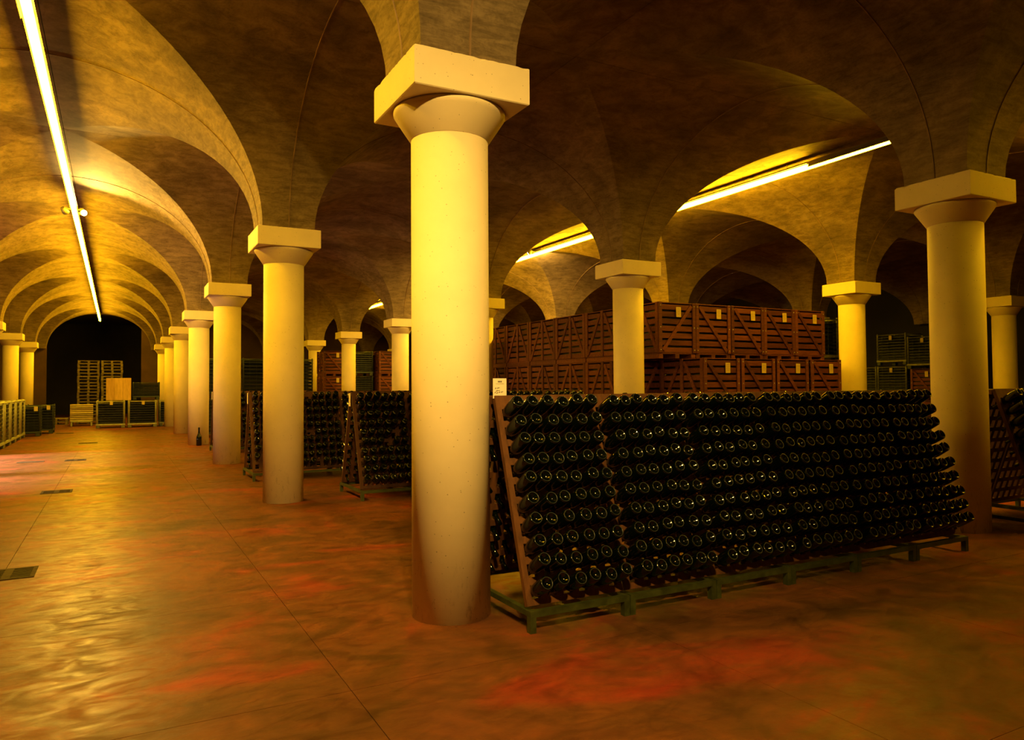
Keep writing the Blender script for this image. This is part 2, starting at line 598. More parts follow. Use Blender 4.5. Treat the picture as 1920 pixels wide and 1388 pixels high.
def tube_run(x, z, y0, y1, mat, label, wing=0.0):
    t = thing('tube_light', label, 'tube light', (x, y0, z), 0, 'tube lights hung along the vault crowns')
    ln = y1 - y0
    add('tube', MB().rod((0, 0.0, 0), (0, ln, 0), 0.045, 10).mesh('tube', mat), t)
    mb = MB().box(-0.05, 0.0, 0.052, 0.05, ln, 0.075)
    for sd in (-1, 1) if wing else ():
        mb.obox((sd * (0.05 + wing * 0.14), ln / 2, 0.055 - wing / 2), (0.14 * wing * sd, 0, -wing / 2), (0, ln / 2, 0), (0.0025, 0, 0.001))
    add('reflector_trough', mb.mesh('reflector_trough', 'rail_metal'), t)
    for q in (0.02, ln - 0.02):
        add('end_collar', MB().box(-0.048, q - 0.02, 0.03, 0.048, q + 0.02, 0.053).mesh('end_collar', 'rail_metal'), t)
    zc = ZS + RISE - z
    for q in (0.5, ln / 2, ln - 0.5):
        yy = y0 + q
        add('hanger', MB().rod((0, q, 0.08), (0, q, zc + 0.02), 0.005, 5).mesh('hanger', 'rail_metal'), t)
    return t


def spans(edges):
    return list(zip(edges[:-1], edges[1:]))


for k, (y0, y1) in enumerate(spans([3.2, 8.15, 16.6, 25.1, 33.8, 42.6])):
    tube_run(TXL, TZL, y0, y1, 'tube_yellow', 'glowing yellow tube over the aisle, %s length from the viewpoint' % ORD[k], (0.070, 0.036, 0.0, 0, 0)[k])
for k, (y0, y1) in enumerate(spans([-0.2, 8.5, 17.9, 26.4, 34.8])):
    tube_run(TXR, TZR, y0, y1, 'tube_yellow', 'glowing yellow tube over the crate bays, %s length from the near wall' % ORD[k], (0.080, 0.0, 0.0, 0)[k])


def spot(x, y, z, label, aims, power, cone=115):
    """pair of lamp heads on a bracket; each head carries its own spot lamp"""
    t = thing('twin_spotlight', label, 'spotlight', (x, y, z))
    add('bracket', MB().box(-0.16, -0.02, 0.05, 0.16, 0.02, 0.09).rod((0, 0, 0.09), (0, 0, ZS + RISE - z), 0.008, 6).mesh('bracket', 'rail_metal'), t)
    for s, aim, pw in zip((-1, 1), aims, power):
        p = Vector((s * 0.15, 0, 0.0))
        d = (Vector(aim) - Vector((x, y, z)) - p).normalized()
        M = Matrix.Translation(p) @ d.to_track_quat('Z', 'Y').to_matrix().to_4x4()
        h = add('lamp_head', MB().lathe([(0.035, -0.10), (0.05, -0.05), (0.062, 0.03)], 12, M).mesh('lamp_head', 'rail_metal'), t)
        add('lens', MB().lathe([(0.055, 0.031), (0.03, 0.045)], 12, M).mesh('lens', 'spot_lens'), h)
        ld = bpy.data.lights.new('lamp', 'SPOT')
        ld.energy = pw
        ld.color = SPOT_C
        ld.spot_size = math.radians(cone)
        ld.spot_blend = 0.9
        ld.shadow_soft_size = 0.06
        lo = bpy.data.objects.new('lamp', ld)
        COL.objects.link(lo)
        lo.parent = h
        lo.matrix_local = Matrix.Translation(p + d * 0.13) @ d.to_track_quat('-Z', 'Y').to_matrix().to_4x4()


spot(0.0, -0.6, 4.75, 'twin spotlight hung under the vault ahead of the big foreground column', ((1.75, 4.2, 2.9), (1.9, 4.2, 0.3)), (1150, 1350), 60)
spot(TXL, 16.6, TZL - 0.03, 'twin spotlight blazing on the aisle tube line', ((1.8, 21.5, 1.6), (1.4, 11.8, 4.4)), (700, 700))
spot(TXR, 17.9, TZR + 0.06, 'twin spotlight on the tube line above the crates', ((7.4, 21.3, 2.2), (12.6, 20.9, 4.1)), (650, 700))

# ------------------------------------------------------------------ bottles and riddling racks
TILT = math.radians(31)


def bottle_profile(k=1.0, pr=0.044, ln=0.30):
    p = [(0.0145, ln), (0.0150, ln - 0.012), (0.0138, ln - 0.02), (0.0142, ln - 0.06), (0.018, ln - 0.10), (0.030, ln - 0.128), (0.0405, ln - 0.152), (pr, ln - 0.185), (pr, 0.012), (pr - 0.0035, 0.004), (pr - 0.0075, 0.0), (pr - 0.0105, 0.0012), (pr - 0.024, 0.018), (0.006, 0.027)]
    return [(r * k, z * k) for r, z in p]


# bottle local frame: base at the origin, neck along +z
bot_me = MB().lathe(bottle_profile()[::-1], 24).mesh('bottle', 'bottle_glass')


def glint_ring(me):
    """highlight ring round the bottle foot, painted with a paler material"""
    me.materials.append(MATS['glint_glass'])
    seg = 24
    for p in me.polygons[2 * seg:3 * seg]:
        p.material_index = 1



glint_ring(bot_me)
STUFF = MB()
RING = []
PITCH_X, RACK_W, ROWS, COLS = 0.112, 0.722, 10, 6
ZT, ZB, YT, YBm = 1.385, 0.14, 0.035, 0.455      # board top/foot heights and offsets from the ridge
bd = Vector((0, -(YBm - YT), ZB - ZT))           # down the front board
BL = bd.length
bdn = bd.normalized()
bn = Vector((0, bdn.z, -bdn.y)).normalized()      # outward normal of the front board
if bn.y > 0:
    bn = -bn
ROW0, ROWP = 0.135, 0.1225                       # hole distance from the top, row pitch


def board_mesh():
    """plank with a grid of slots; local frame in the rack, front side (-y)"""
    mb = MB()
    th = 0.034
    xs = [0.012]
    for c in range(COLS):
        xc = 0.081 + PITCH_X * c
        xs += [xc - 0.031, xc + 0.031]
    xs.append(RACK_W - 0.012)
    ds = [0.0]
    for r in range(ROWS):
        dc = ROW0 + ROWP * r
        ds += [dc - 0.042, dc + 0.036]
    ds.append(BL)
    o = Vector((0, -YT, ZT))
    hole = lambda a, b: a % 2 == 1 and b % 2 == 1
    idx = {}

    def V(a, b, s):
        k = (a, b, s)
        if k not in idx:
            idx[k] = len(mb.v)
            mb.v.append(tuple(o + Vector((xs[a], 0, 0)) + bdn * ds[b] + bn * (th / 2 if s else -th / 2)))
        return idx[k]
    na, nb = len(xs) - 1, len(ds) - 1
    for a in range(na):
        for b in range(nb):
            if hole(a, b):
                mb.face([V(a, b, 1), V(a, b, 0), V(a + 1, b, 0), V(a + 1, b, 1)])
                mb.face([V(a, b + 1, 0), V(a, b + 1, 1), V(a + 1, b + 1, 1), V(a + 1, b + 1, 0)])
                mb.face([V(a, b, 0), V(a, b, 1), V(a, b + 1, 1), V(a, b + 1, 0)])
                mb.face([V(a + 1, b, 1), V(a + 1, b, 0), V(a + 1, b + 1, 0), V(a + 1, b + 1, 1)])
                continue
            mb.face([V(a, b, 1), V(a, b + 1, 1), V(a + 1, b + 1, 1), V(a + 1, b, 1)])
            mb.face([V(a, b, 0), V(a + 1, b, 0), V(a + 1, b + 1, 0), V(a, b + 1, 0)])
    for b in range(nb):
        mb.face([V(0, b, 0), V(0, b + 1, 0), V(0, b + 1, 1), V(0, b, 1)])
        mb.face([V(na, b, 1), V(na, b + 1, 1), V(na, b + 1, 0), V(na, b, 0)])
    for a in range(na):
        mb.face([V(a, 0, 1), V(a + 1, 0, 1), V(a + 1, 0, 0), V(a, 0, 0)])
        mb.face([V(a, nb, 0), V(a + 1, nb, 0), V(a + 1, nb, 1), V(a, nb, 1)])
    return mb.mesh('board', 'rack_wood')


board_me = board_mesh()
ridge_me = MB().box(0.02, -0.016, ZT - 0.05, RACK_W - 0.02, 0.016, ZT - 0.012).mesh('ridge_batten', 'rack_wood')
FD = 0.525
rail_long = MB().box(0.004, -0.02, 0.092, RACK_W - 0.004, 0.02, 0.128).mesh('base_rail', 'green_metal')
rail_side = MB().box(-0.018, -FD + 0.02, 0.094, 0.018, FD - 0.02, 0.126).mesh('side_rail', 'green_metal')
leg_me = MB().box(-0.02, -0.021, 0.0, 0.02, 0.021, 0.093).mesh('leg', 'green_metal')
end_tag_me = MB().box(-0.004, -0.035, 1.20, 0.0, 0.035, 1.375).mesh('end_plate', 'paper_white')


def bottle_matrix(rx, ry, back, c, r, rnd):
    """matrix of the bottle in column c, row r of the rack at (rx, ry)"""
    xc = 0.081 + PITCH_X * c + rnd.uniform(-0.006, 0.006)
    hole = Vector((xc, -YT, ZT)) + bdn * (ROW0 + ROWP * r)
    tl = TILT + rnd.uniform(-0.05, 0.05)
    yw = rnd.uniform(-0.04, 0.04)
    ax = Vector((math.sin(yw), -math.cos(tl), math.sin(tl))).normalized()   # from neck to base
    base = hole + ax * (0.198 + rnd.uniform(-0.008, 0.006))
    if back:
        base = Vector((RACK_W - base.x, -base.y, base.z))
        ax = Vector((-ax.x, -ax.y, ax.z))
    M = (-ax).to_track_quat('Z', 'Y').to_matrix().to_4x4()
    M.translation = base + Vector((rx, ry, 0))
    return M @ Matrix.Rotation(rnd.uniform(0, 6.28), 4, 'Z')


def rack(x, y, label, group, plate=False):
    t = thing('bottle_rack', label, 'bottle rack', (x, y, 0), 0, group)
    add('board', board_me, t)
    add('board', board_me, t, (RACK_W, 0, 0), (0, 0, math.pi))
    add('ridge_batten', ridge_me, t)
    for s in (-1, 1):
        add('base_rail', rail_long, t, (0, s * (FD - 0.02), 0))
        for xx in (0.022, RACK_W - 0.022):
            add('leg', leg_me, t, (xx, s * (FD - 0.022), 0))
    for xx in (0.022, RACK_W - 0.022):
        add('side_rail', rail_side, t, (xx, 0, 0))
    if plate:
        p = add('end_plate', end_tag_me, t, (0.0, 0, 0))
        p['label'] = 'white card on the end of the rack ridge'
    return t


low = [(0.0145, 0.30), (0.0145, 0.22), (0.030, 0.172), (0.044, 0.115), (0.044, 0.010), (0.036, 0.0), (0.020, 0.018)][::-1]


def stuff_bottles(x, y, back, rows, seed, hi=False, skip=0.03):
    rnd = random.Random(seed)
    for r in rows:
        for c in range(COLS):
            M = bottle_matrix(x, y, back, c, r, rnd)
            if rnd.random() < skip:
                continue
            f0 = len(STUFF.f)
            STUFF.lathe(bottle_profile()[::-1] if hi else low, 16 if hi else 10, M)
            if hi:
                RING.extend(range(f0 + 32, f0 + 48))
            else:
                RING.extend(range(f0 + 10, f0 + 12))  # painted glint on two foot faces of the coarse bottles


R1X, R1Y = 2.135, 4.35
RACKNAME = ['first rack by the big column', 'second rack from the big column', 'third rack from the big column', 'fourth rack from the big column', 'fifth rack from the big column', 'sixth rack from the big column']
for k in range(6):
    rx = R1X + k * 0.7245
    desc = ['wooden A-frame bottle rack on green legs beside the big foreground column',
            'wooden A-frame bottle rack, second from the big foreground column',
            'wooden A-frame bottle rack, third from the big foreground column',
            'wooden A-frame bottle rack, fourth from the big foreground column',
            'wooden A-frame bottle rack, fifth from the big foreground column',
            'wooden A-frame bottle rack ending the near row before the right column'][k]
    rack(rx, R1Y, desc, 'bottle racks of the near row')
    rnd = random.Random(100 + k)
    if k < 5:
        for r in range(ROWS):
            for c in range(COLS):
                o = add('bottle', bot_me)
                o.matrix_world = bottle_matrix(rx, R1Y, False, c, r, rnd)
                row = 'top row' if r == 0 else ('bottom row' if r == ROWS - 1 else ORD[r] + ' row')
                tag(o, 'dark green bottle in %s, %s from left, %s' % (row, ORD[c], RACKNAME[k]), 'bottle', 'dark bottles slotted in the near rack row')
    else:
        stuff_bottles(rx, R1Y, False, range(ROWS), 300, True, 0.0)
    stuff_bottles(rx, R1Y, True, range(ROWS) if k == 0 else range(3), 200 + k)

# racks beyond the right-hand column
for k in range(2):
    rx = 7.745 + k * 0.7245
    rack(rx, R1Y - 0.02, ['dim wooden A-frame bottle rack just past the right column at the picture edge', 'dim wooden A-frame bottle rack behind the one at the picture edge'][k], 'bottle racks past the right column')
    stuff_bottles(rx, R1Y - 0.02, False, range(ROWS), 330 + k, True)

# second, third and fourth rows of racks across the bays
R2X, R2Y = 2.755, 9.862
for k in range(6):
    rx = R2X + k * 0.7245
    if 6.9 < rx + RACK_W and rx < 7.9:
        continue
    rack(rx, R2Y, 'wooden A-frame bottle rack of the second row, %s counted from the aisle' % ORD[k], 'bottle racks of the second row', k == 0)
    stuff_bottles(rx, R2Y, False, range(ROWS), 400 + k)
    stuff_bottles(rx, R2Y, True, range(ROWS) if k == 0 else range(2), 430 + k)
R3X, R3Y = 1.87, 12.665
for k in range(6):
    rx = R3X + k * 0.7245
    rack(rx, R3Y, 'wooden A-frame bottle rack of the third row, %s counted from the aisle' % ORD[k], 'bottle racks of the third row', k == 0)
    stuff_bottles(rx, R3Y, False, range(ROWS) if k < 3 else range(4), 500 + k)
    stuff_bottles(rx, R3Y, True, range(ROWS) if k == 0 else range(2), 530 + k)
R4X, R4Y = 1.93, 18.3
for k in range(3):
    rx = R4X + k * 0.7245
    rack(rx, R4Y, 'wooden A-frame bottle rack of the fourth row, %s counted from the aisle' % ORD[k], 'bottle racks of the fourth row', k == 0)
    stuff_bottles(rx, R4Y, False, range(ROWS), 600 + k)
stuff_me = STUFF.mesh('racked_bottles', 'bottle_glass')
stuff_me.materials.append(MATS['glint_glass'])
for q in RING:
    stuff_me.polygons[q].material_index = 1
st = add('racked_bottles', stuff_me)
tag(st, 'mass of dark bottles filling the racks behind and past the near row', 'bottles', None, 'stuff')

# paper note standing on the near rack end
t = thing('paper_note', 'white paper note with handwriting clipped to the near rack top', 'paper note', (R1X + 0.004, R1Y - 0.045, 1.372))
add('sheet', MB().box(0, -0.001, 0, 0.098, 0.001, 0.13).mesh('sheet', 'paper_white'), t, (0, 0, 0), (0, 0.0, 0))
mb = MB()
for cx0 in (0.036, 0.046, 0.056):
    mb.box(cx0, -0.0022, 0.104, cx0 + 0.007, -0.001, 0.114)
mb.box(0.02, -0.0022, 0.094, 0.08, -0.001, 0.0955)
for (x0, z0, w) in ((0.014, 0.066, 0.012), (0.03, 0.068, 0.018), (0.012, 0.038, 0.008), (0.024, 0.036, 0.014), (0.042, 0.040, 0.012), (0.058, 0.042, 0.016), (0.020, 0.050, 0.03)):
    mb.obox((x0 + w / 2, -0.0016, z0), (w / 2, 0, 0.002), (0, 0.0006, 0), (0, 0, 0.0014))
    mb.obox((x0 + w * 0.3, -0.0016, z0), (0.0012, 0, 0.001), (0, 0.0006, 0), (0.001, 0, 0.005))
add('handwriting', mb.mesh('handwriting', 'ink'), t)

# ------------------------------------------------------------------ floor bottle
prof = [(0.020, 0.46), (0.021, 0.445), (0.019, 0.43), (0.020, 0.36), (0.026, 0.31), (0.045, 0.262), (0.060, 0.225), (0.064, 0.19), (0.064, 0.012), (0.056, 0.0), (0.045, 0.004), (0.02, 0.02)][::-1]
t = thing('standing_bottle', 'large dark bottle standing on the floor against the daylit column', 'bottle', (1.868, 20.62, 0))
add('glass_body', MB().lathe(prof, 24).mesh('glass_body', 'bottle_glass'), t)
add('cap', MB().lathe([(0.0225, 0.40), (0.0225, 0.455), (0.018, 0.463)], 16).mesh('cap', 'contents_dark'), t)

# ------------------------------------------------------------------ wooden crates
CW, CD, CH, SK = 0.80, 1.085, 0.95, 0.095      # width (x), depth (y), height, skid height
NS = 7
body_h = CH - SK - 0.012
sp = body_h / NS
PT = 0.02
slat_f = MB().bevbox(-CW / 2 + 0.01, -0.011, 0.0, CW / 2 - 0.01, 0.011, sp - 0.034, 0.003).mesh('slat', 'crate_wood')
slat_s = MB().bevbox(-0.011, -CD / 2 + 0.01, 0.0, 0.011, CD / 2 - 0.01, sp - 0.034, 0.003).mesh('slat', 'crate_wood')
post_me = MB().bevbox(-0.034, -0.012, 0.0, 0.034, 0.012, body_h + 0.01, 0.003).mesh('post', 'crate_post_wood')
post_s = MB().bevbox(-0.012, -0.034, 0.0, 0.012, 0.034, body_h + 0.01, 0.003).mesh('post', 'crate_post_wood')


def brace_mesh(w, along_x, flip):
    """diagonal board spanning width w between the posts"""
    mb = MB()
    h = body_h - 0.03
    d = Vector((w, 0, h if not flip else -h))
    L = d.length
    dn = d.normalized()
    pn = Vector((-dn.z, 0, dn.x))
    hl, hwid = L / 2 - 0.035, 0.030
    if along_x:
        mb.obox((0, 0, h / 2 + 0.015), dn * hl, pn * hwid, Vector((0, 0.010, 0)))
    else:
        mb.obox((0, 0, h / 2 + 0.015), Vector((0, dn.x, dn.z)) * hl, Vector((0, pn.x, pn.z)) * hwid, Vector((0.010, 0, 0)))
    return mb.mesh('brace', 'crate_wood')


br_f = [brace_mesh(CW - 0.14, True, f) for f in (False, True)]
br_s = [brace_mesh(CD / 2 - 0.10, False, f) for f in (False, True)]
skid_me = MB().bevbox(-0.045, -CD / 2 + 0.01, 0.0, 0.045, CD / 2 - 0.01, SK - 0.022, 0.004).mesh('skid', 'crate_post_wood')
deck_me = MB().bevbox(-CW / 2 + 0.012, -CD / 2 + 0.012, SK - 0.022, CW / 2 - 0.012, CD / 2 - 0.012, SK, 0.003).mesh('crate_floor', 'crate_wood')
lid_me = MB().bevbox(-CW / 2 + 0.012, -CD / 2 + 0.012, CH - 0.02, CW / 2 - 0.012, CD / 2 - 0.012, CH - 0.004, 0.003).mesh('lid_board', 'crate_wood')
rear_mb = MB()
for s in range(NS):
    z = SK + s * sp + 0.004
    rear_mb.box(-CW / 2 + 0.01, CD / 2 - 0.036, z, CW / 2 - 0.01, CD / 2 - 0.014, z + sp - 0.022)
rear_mb.box(-CW / 2, CD / 2 - 0.014, SK, -CW / 2 + 0.07, CD / 2, CH - 0.01).box(CW / 2 - 0.07, CD / 2 - 0.014, SK, CW / 2, CD / 2, CH - 0.01)
rear_me = rear_mb.mesh('rear_side', 'crate_wood')
side_mb = MB()
for s in range(NS):
    z = SK + s * sp + 0.004
    side_mb.box(CW / 2 - 0.036, -CD / 2 + 0.04, z, CW / 2 - 0.014, CD / 2 - 0.04, z + sp - 0.022)
for yy in (-CD / 2, -0.035, CD / 2 - 0.07):
    side_mb.box(CW / 2 - 0.014, yy, SK, CW / 2, yy + 0.07, CH - 0.01)
side_me = side_mb.mesh('far_side', 'crate_wood')
fill_mb = MB()
for q in range(8):
    z = SK + 0.03 + q * 0.095
    fill_mb.box(-CW / 2 + 0.06, -CD / 2 + 0.06, z, CW / 2 - 0.06, CD / 2 - 0.06, z + 0.085)
fill_me = fill_mb.mesh('bottle_layers', 'contents_dark')
card_me = MB().box(-0.052, -0.002, -0.085, 0.052, 0.0, 0.085).mesh('paper_card', 'paper_yellow')
pm = MB()
for q, w in enumerate((0.06, 0.075, 0.05, 0.07, 0.04)):
    pm.box(-w / 2, -0.003, 0.055 - q * 0.024, w / 2, -0.002, 0.0585 - q * 0.024)
print_me = pm.mesh('print_lines', 'ink')
bolt_me = MB().lathe([(0.011, 0), (0.009, 0.006)], 8, Matrix.Rotation(math.pi / 2, 4, 'X')).mesh('bolt', 'pale_metal')


def crate(x, y, z, label, group, flipf=True, card=True, rz=0.0, sides=True):
    """x, y = centre of the crate; front faces -y"""
    t = thing('wooden_crate', label, 'crate', (x, y, z), rz, group)
    for s in range(NS):
        zz = SK + s * sp + 0.004
        add('slat', slat_f, t, (0, -CD / 2 + 0.026, zz))
        if sides:
            add('slat', slat_s, t, (-CW / 2 + 0.026, 0, zz))
    for sx in (-1, 1):
        add('post', post_me, t, (sx * (CW / 2 - 0.035), -CD / 2 + 0.003, SK))
    add('brace', br_f[1 if flipf else 0], t, (0, -CD / 2 + 0.005, SK))
    if sides:
        for yy in (-CD / 2 + 0.05, 0, CD / 2 - 0.036):
            add('post', post_s, t, (-CW / 2 + 0.003, yy, SK))
        add('brace', br_s[0], t, (-CW / 2 + 0.005, -CD / 4, SK))
        add('brace', br_s[1], t, (-CW / 2 + 0.005, CD / 4, SK))
    for sx in (-1, 0, 1):
        add('skid', skid_me, t, (sx * (CW / 2 - 0.05), 0, 0))
    add('crate_floor', deck_me, t)
    add('lid_board', lid_me, t)
    add('rear_side', rear_me, t)
    add('far_side', side_me, t)
    f = add('bottle_layers', fill_me, t)
    f['kind'] = 'stuff'
    if card:
        c = add('paper_card', card_me, t, (0.12 if flipf else 0.02, -CD / 2 - 0.0105, CH - 0.165), (0, rng.uniform(-0.04, 0.04), 0))
        c['label'] = 'yellow paper card with printed lines'
        add('print_lines', print_me, c)
    for sx in (-1, 1):
        for zz in (SK + 0.05, CH / 2 + 0.05, CH - 0.06):
            add('bolt', bolt_me, t, (sx * (CW / 2 - 0.035), -CD / 2 - 0.0095, zz))
    return t


TIER = ['bottom', 'middle', 'top']
XC = 7.895
# row along the left-hand face, going away from the viewer
for tier in range(3):
    for k in range(6):
        y = 9.70 + CD / 2 + 1.10 * k
        if tier < 2 and k == 0:
            continue
        if k == 0:
            lab = 'red slatted wooden crate at the top corner of the stack, beside the column'
        else:
            lab = 'red slatted crate in the %s tier of the long side, %s back from the corner' % (TIER[tier], ORD[k])
        crate(XC + CW / 2, y, CH * tier, lab, 'red wooden crates stacked in tiers', flipf=(k != 0), card=(k == 0), sides=True)
# front row of the top tier
for k in range(1, 5):
    crate(XC + CW / 2 + 0.806 * k, 9.70 + CD / 2 + rng.uniform(-0.01, 0.02), CH * 2, 'red slatted crate with yellow card, top tier of the front, %s from the corner' % ORD[k], 'red wooden crates stacked in tiers', True, True, 0, False)
# front row of the lower tiers, standing further forward
for tier in (0, 1):
    for k in range(4):
        crate(8.40 + CW / 2 + 0.846 * k, 9.20 + CD / 2 + rng.uniform(-0.01, 0.02), CH * tier, 'red crate with yellow card, %s tier of the front, %s from the turned crate' % (TIER[tier], ORD[k]), 'red wooden crates stacked in tiers', True, tier == 1, 0, k == 0)
# a crate turned sideways fills the corner below

def turned_crate(x0, y0, z, label):
    """crate with its long, two-braced side facing -y"""
    t = crate(0, 0, z, label, 'red wooden crates stacked in tiers', True, False, math.pi / 2, True)
    # after a quarter turn local -x faces -y
    t.location = (x0 + CD / 2, y0 + CW / 2, z)
    return t


# local -x side must face world -y: rotate by +90 degrees maps -x to -y
for tier in (0, 1):
    t = turned_crate(XC, 10.31, CH * tier, 'dark red crate turned sideways in the %s tier, set back behind the front crates' % TIER[tier])
    t.location.x = XC + 0.0 + CD / 2
    t.location.y = 10.31 + CW / 2

# fewer distant crates behind the second rack row
for k, (cx0, cy0, lab) in enumerate(((6.84, 28.0, 'far red crate stack left of the yellow-green column'), (8.85, 27.6, 'far red crate stack right of the dark bottle stack'))):
    for tier in range(3):
        crate(cx0 + CW / 2, cy0 + CD / 2, CH * tier, '%s, %s tier' % (lab, TIER[tier]), 'far red crates behind the rack rows', True, k == 0, 0, True)
for tier in range(2):
    crate(21.95, 13.89, CH * tier, 'dim red crate beside the far right wire containers, %s tier' % TIER[tier], 'dim red crates by the far containers', True, tier == 1, -math.pi / 2, False)

# ------------------------------------------------------------------ wire containers
_cache = {}


def container_meshes(w, d, h, pw, style):
    key = (w, d, h, pw, style)
    if key in _cache:
        return _cache[key]
    pmname = {'pale': 'pale_metal', 'cage': 'cage_metal', 'dark': 'wire_metal'}[style]
    base = MB().box(-w / 2, -d / 2, 0.10, w / 2, d / 2, 0.155).mesh('base_tray', pmname)
    foot = MB().bevbox(-0.06, -0.06, 0.0, 0.06, 0.06, 0.10, 0.008).mesh('foot', 'wire_metal' if style != 'pale' else 'cage_metal')
    post = MB()
    post.lathe([(pw / 2, 0.155), (pw / 2, h - 0.05), (pw * 0.42, h - 0.018), (pw * 0.22, h)], 10)
    post = post.mesh('post', pmname)
    railx = MB().rod((-w / 2, 0, h - 0.045), (w / 2, 0, h - 0.045), 0.018, 6).mesh('top_rail', pmname)
    raily = MB().rod((0, -d / 2, h - 0.045), (0, d / 2, h - 0.045), 0.018, 6).mesh('top_rail', pmname)
    wm = MB()
    n = 9
    for q in range(1, n):
        z = 0.155 + (h - 0.2) * q / n
        for s in (-1, 1):
            wm.box(-w / 2, s * d / 2 - 0.004, z - 0.004, w / 2, s * d / 2 + 0.004, z + 0.004)
            wm.box(s * w / 2 - 0.004, -d / 2, z - 0.004, s * w / 2 + 0.004, d / 2, z + 0.004)
    for q in range(1, 5):
        for s in (-1, 1):
            wm.box(-w / 2 + w * q / 5 - 0.003, s * d / 2 - 0.003, 0.155, -w / 2 + w * q / 5 + 0.003, s * d / 2 + 0.003, h - 0.05)
            wm.box(s * w / 2 - 0.003, -d / 2 + d * q / 5 - 0.003, 0.155, s * w / 2 + 0.003, -d / 2 + d * q / 5 + 0.003, h - 0.05)
    wires = wm.mesh('wire_mesh', 'wire_metal')
    fm = MB()
    m = 9
    for q in range(m):
        z0 = 0.16 + (h - 0.24) * q / m
        z1 = 0.16 + (h - 0.24) * (q + 0.86) / m
        fm.bevbox(-w / 2 + 0.035, -d / 2 + 0.035, z0, w / 2 - 0.035, d / 2 - 0.035, z1, 0.015)
    fill = fm.mesh('bottle_layers', 'contents_dark')
    _cache[key] = (base, foot, post, railx, raily, wires, fill)
    return _cache[key]


def container(x, y, z, w, d, h, label, group, style='cage', pw=0.06, card=None, rz=0.0, fill=True, wired=True):
    t = thing('wire_container', label, 'container', (x, y, z), rz, group)
    base, foot, post, railx, raily, wires, fl = container_meshes(w, d, h, pw, style)
    add('base_tray', base, t)
    for sx in (-1, 1):
        for sy in (-1, 1):
            add('foot', foot, t, (sx * (w / 2 - 0.07), sy * (d / 2 - 0.07), 0))
            add('post', post, t, (sx * (w / 2 - pw / 2), sy * (d / 2 - pw / 2), 0))
    for s in (-1, 1):
        add('top_rail', railx, t, (0, s * (d / 2 - 0.02), 0))
        add('top_rail', raily, t, (s * (w / 2 - 0.02), 0, 0))
    if wired:
        add('wire_mesh', wires, t)
    if fill:
        f = add('bottle_layers', fl, t)
        f['kind'] = 'stuff'
    if card:
        cx0, cz0 = card
        add('paper_card', MB().box(-0.05, -0.003, -0.07, 0.05, 0.0, 0.07).mesh('paper_card', 'paper_yellow'), t, (cx0, -d / 2 - 0.02, cz0))
    return t


# pale containers lining the aisle on the left
for k in range(6):
    container(-2.42 - 0.5, 20.15 + 1.19 * k + 0.55, 0, 1.0, 1.12, 1.17, 'pale-posted container across the aisle, %s of the row counted from the near end' % ORD[k], 'pale containers lining the aisle', 'pale', 0.16, wired=False)
container(-2.47, 27.95, 0, 0.80, 0.62, 0.97, 'wire cage of dark bottles at the end of the pale container row', None, 'dark', 0.05, (0.28, 0.86))
container(-2.22, 29.6, 0, 0.80, 0.9, 0.97, 'wire cage of dark bottles just behind the first cage by the aisle', None, 'dark', 0.05, (0.26, 0.86))

# black-filled containers across the end of the aisle
container(-0.17, 32.5, 0, 0.97, 1.0, 1.03, 'black-filled container with pale frame and card, beside the slatted pallet box', 'containers closing off the aisle end', 'pale', 0.075, (0.02, 0.93), wired=False)
container(0.90, 32.5, 0, 1.0, 1.0, 1.03, 'black-filled container with pale frame and card, beside the sixth aisle column', 'containers closing off the aisle end', 'pale', 0.075, (0.02, 0.93), wired=False)
container(2.0, 33.0, 0, 1.0, 0.9, 1.03, 'pale-framed container half hidden behind the sixth aisle column', 'containers closing off the aisle end', 'pale', 0.06)
container(1.05, 33.1, 1.035, 0.95, 0.8, 0.70, 'dark wire container on top of the black-filled containers', None, 'dark', 0.05)

# plank box standing on the containers
t = thing('plank_box', 'yellow plywood box of three upright boards on the black-filled container', 'box', (0.09, 32.45, 1.03))
for q in range(3):
    add('board', MB().bevbox(-0.42 + q * 0.281, -0.2, 0.0, -0.42 + (q + 1) * 0.281 - 0.004, -0.175, 0.85, 0.003).mesh('board', 'panel_wood'), t)
add('box_body', MB().box(-0.415, -0.174, 0.0, 0.415, 0.2, 0.84).mesh('box_body', 'panel_wood'), t)

# slatted pallet box on legs
t = thing('slatted_box', 'pale slatted pallet box on short legs in front of the pallet stacks', 'box', (-1.195, 34.75, 0))
add('box_body', MB().box(-0.38, -0.30, 0.22, 0.38, 0.35, 0.86).mesh('box_body', 'pallet_wood'), t)
for q in range(9):
    add('slat', MB().bevbox(-0.40, -0.335, 0.20 + q * 0.0765, 0.40, -0.302, 0.20 + q * 0.0765 + 0.048, 0.004).mesh('slat', 'pale_wood'), t)
add('foot_rail', MB().bevbox(-0.36, -0.40, 0.15, 0.36, -0.34, 0.215, 0.005).mesh('foot_rail', 'pale_metal'), t)
for sx in (-1, 1):
    for sy in (-0.37, 0.3):
        add('leg', MB().bevbox(sx * 0.34 - 0.03, sy - 0.03, 0.0, sx * 0.34 + 0.03, sy + 0.03, 0.15 if sy < 0 else 0.22, 0.004).mesh('leg', 'pale_metal'), t)

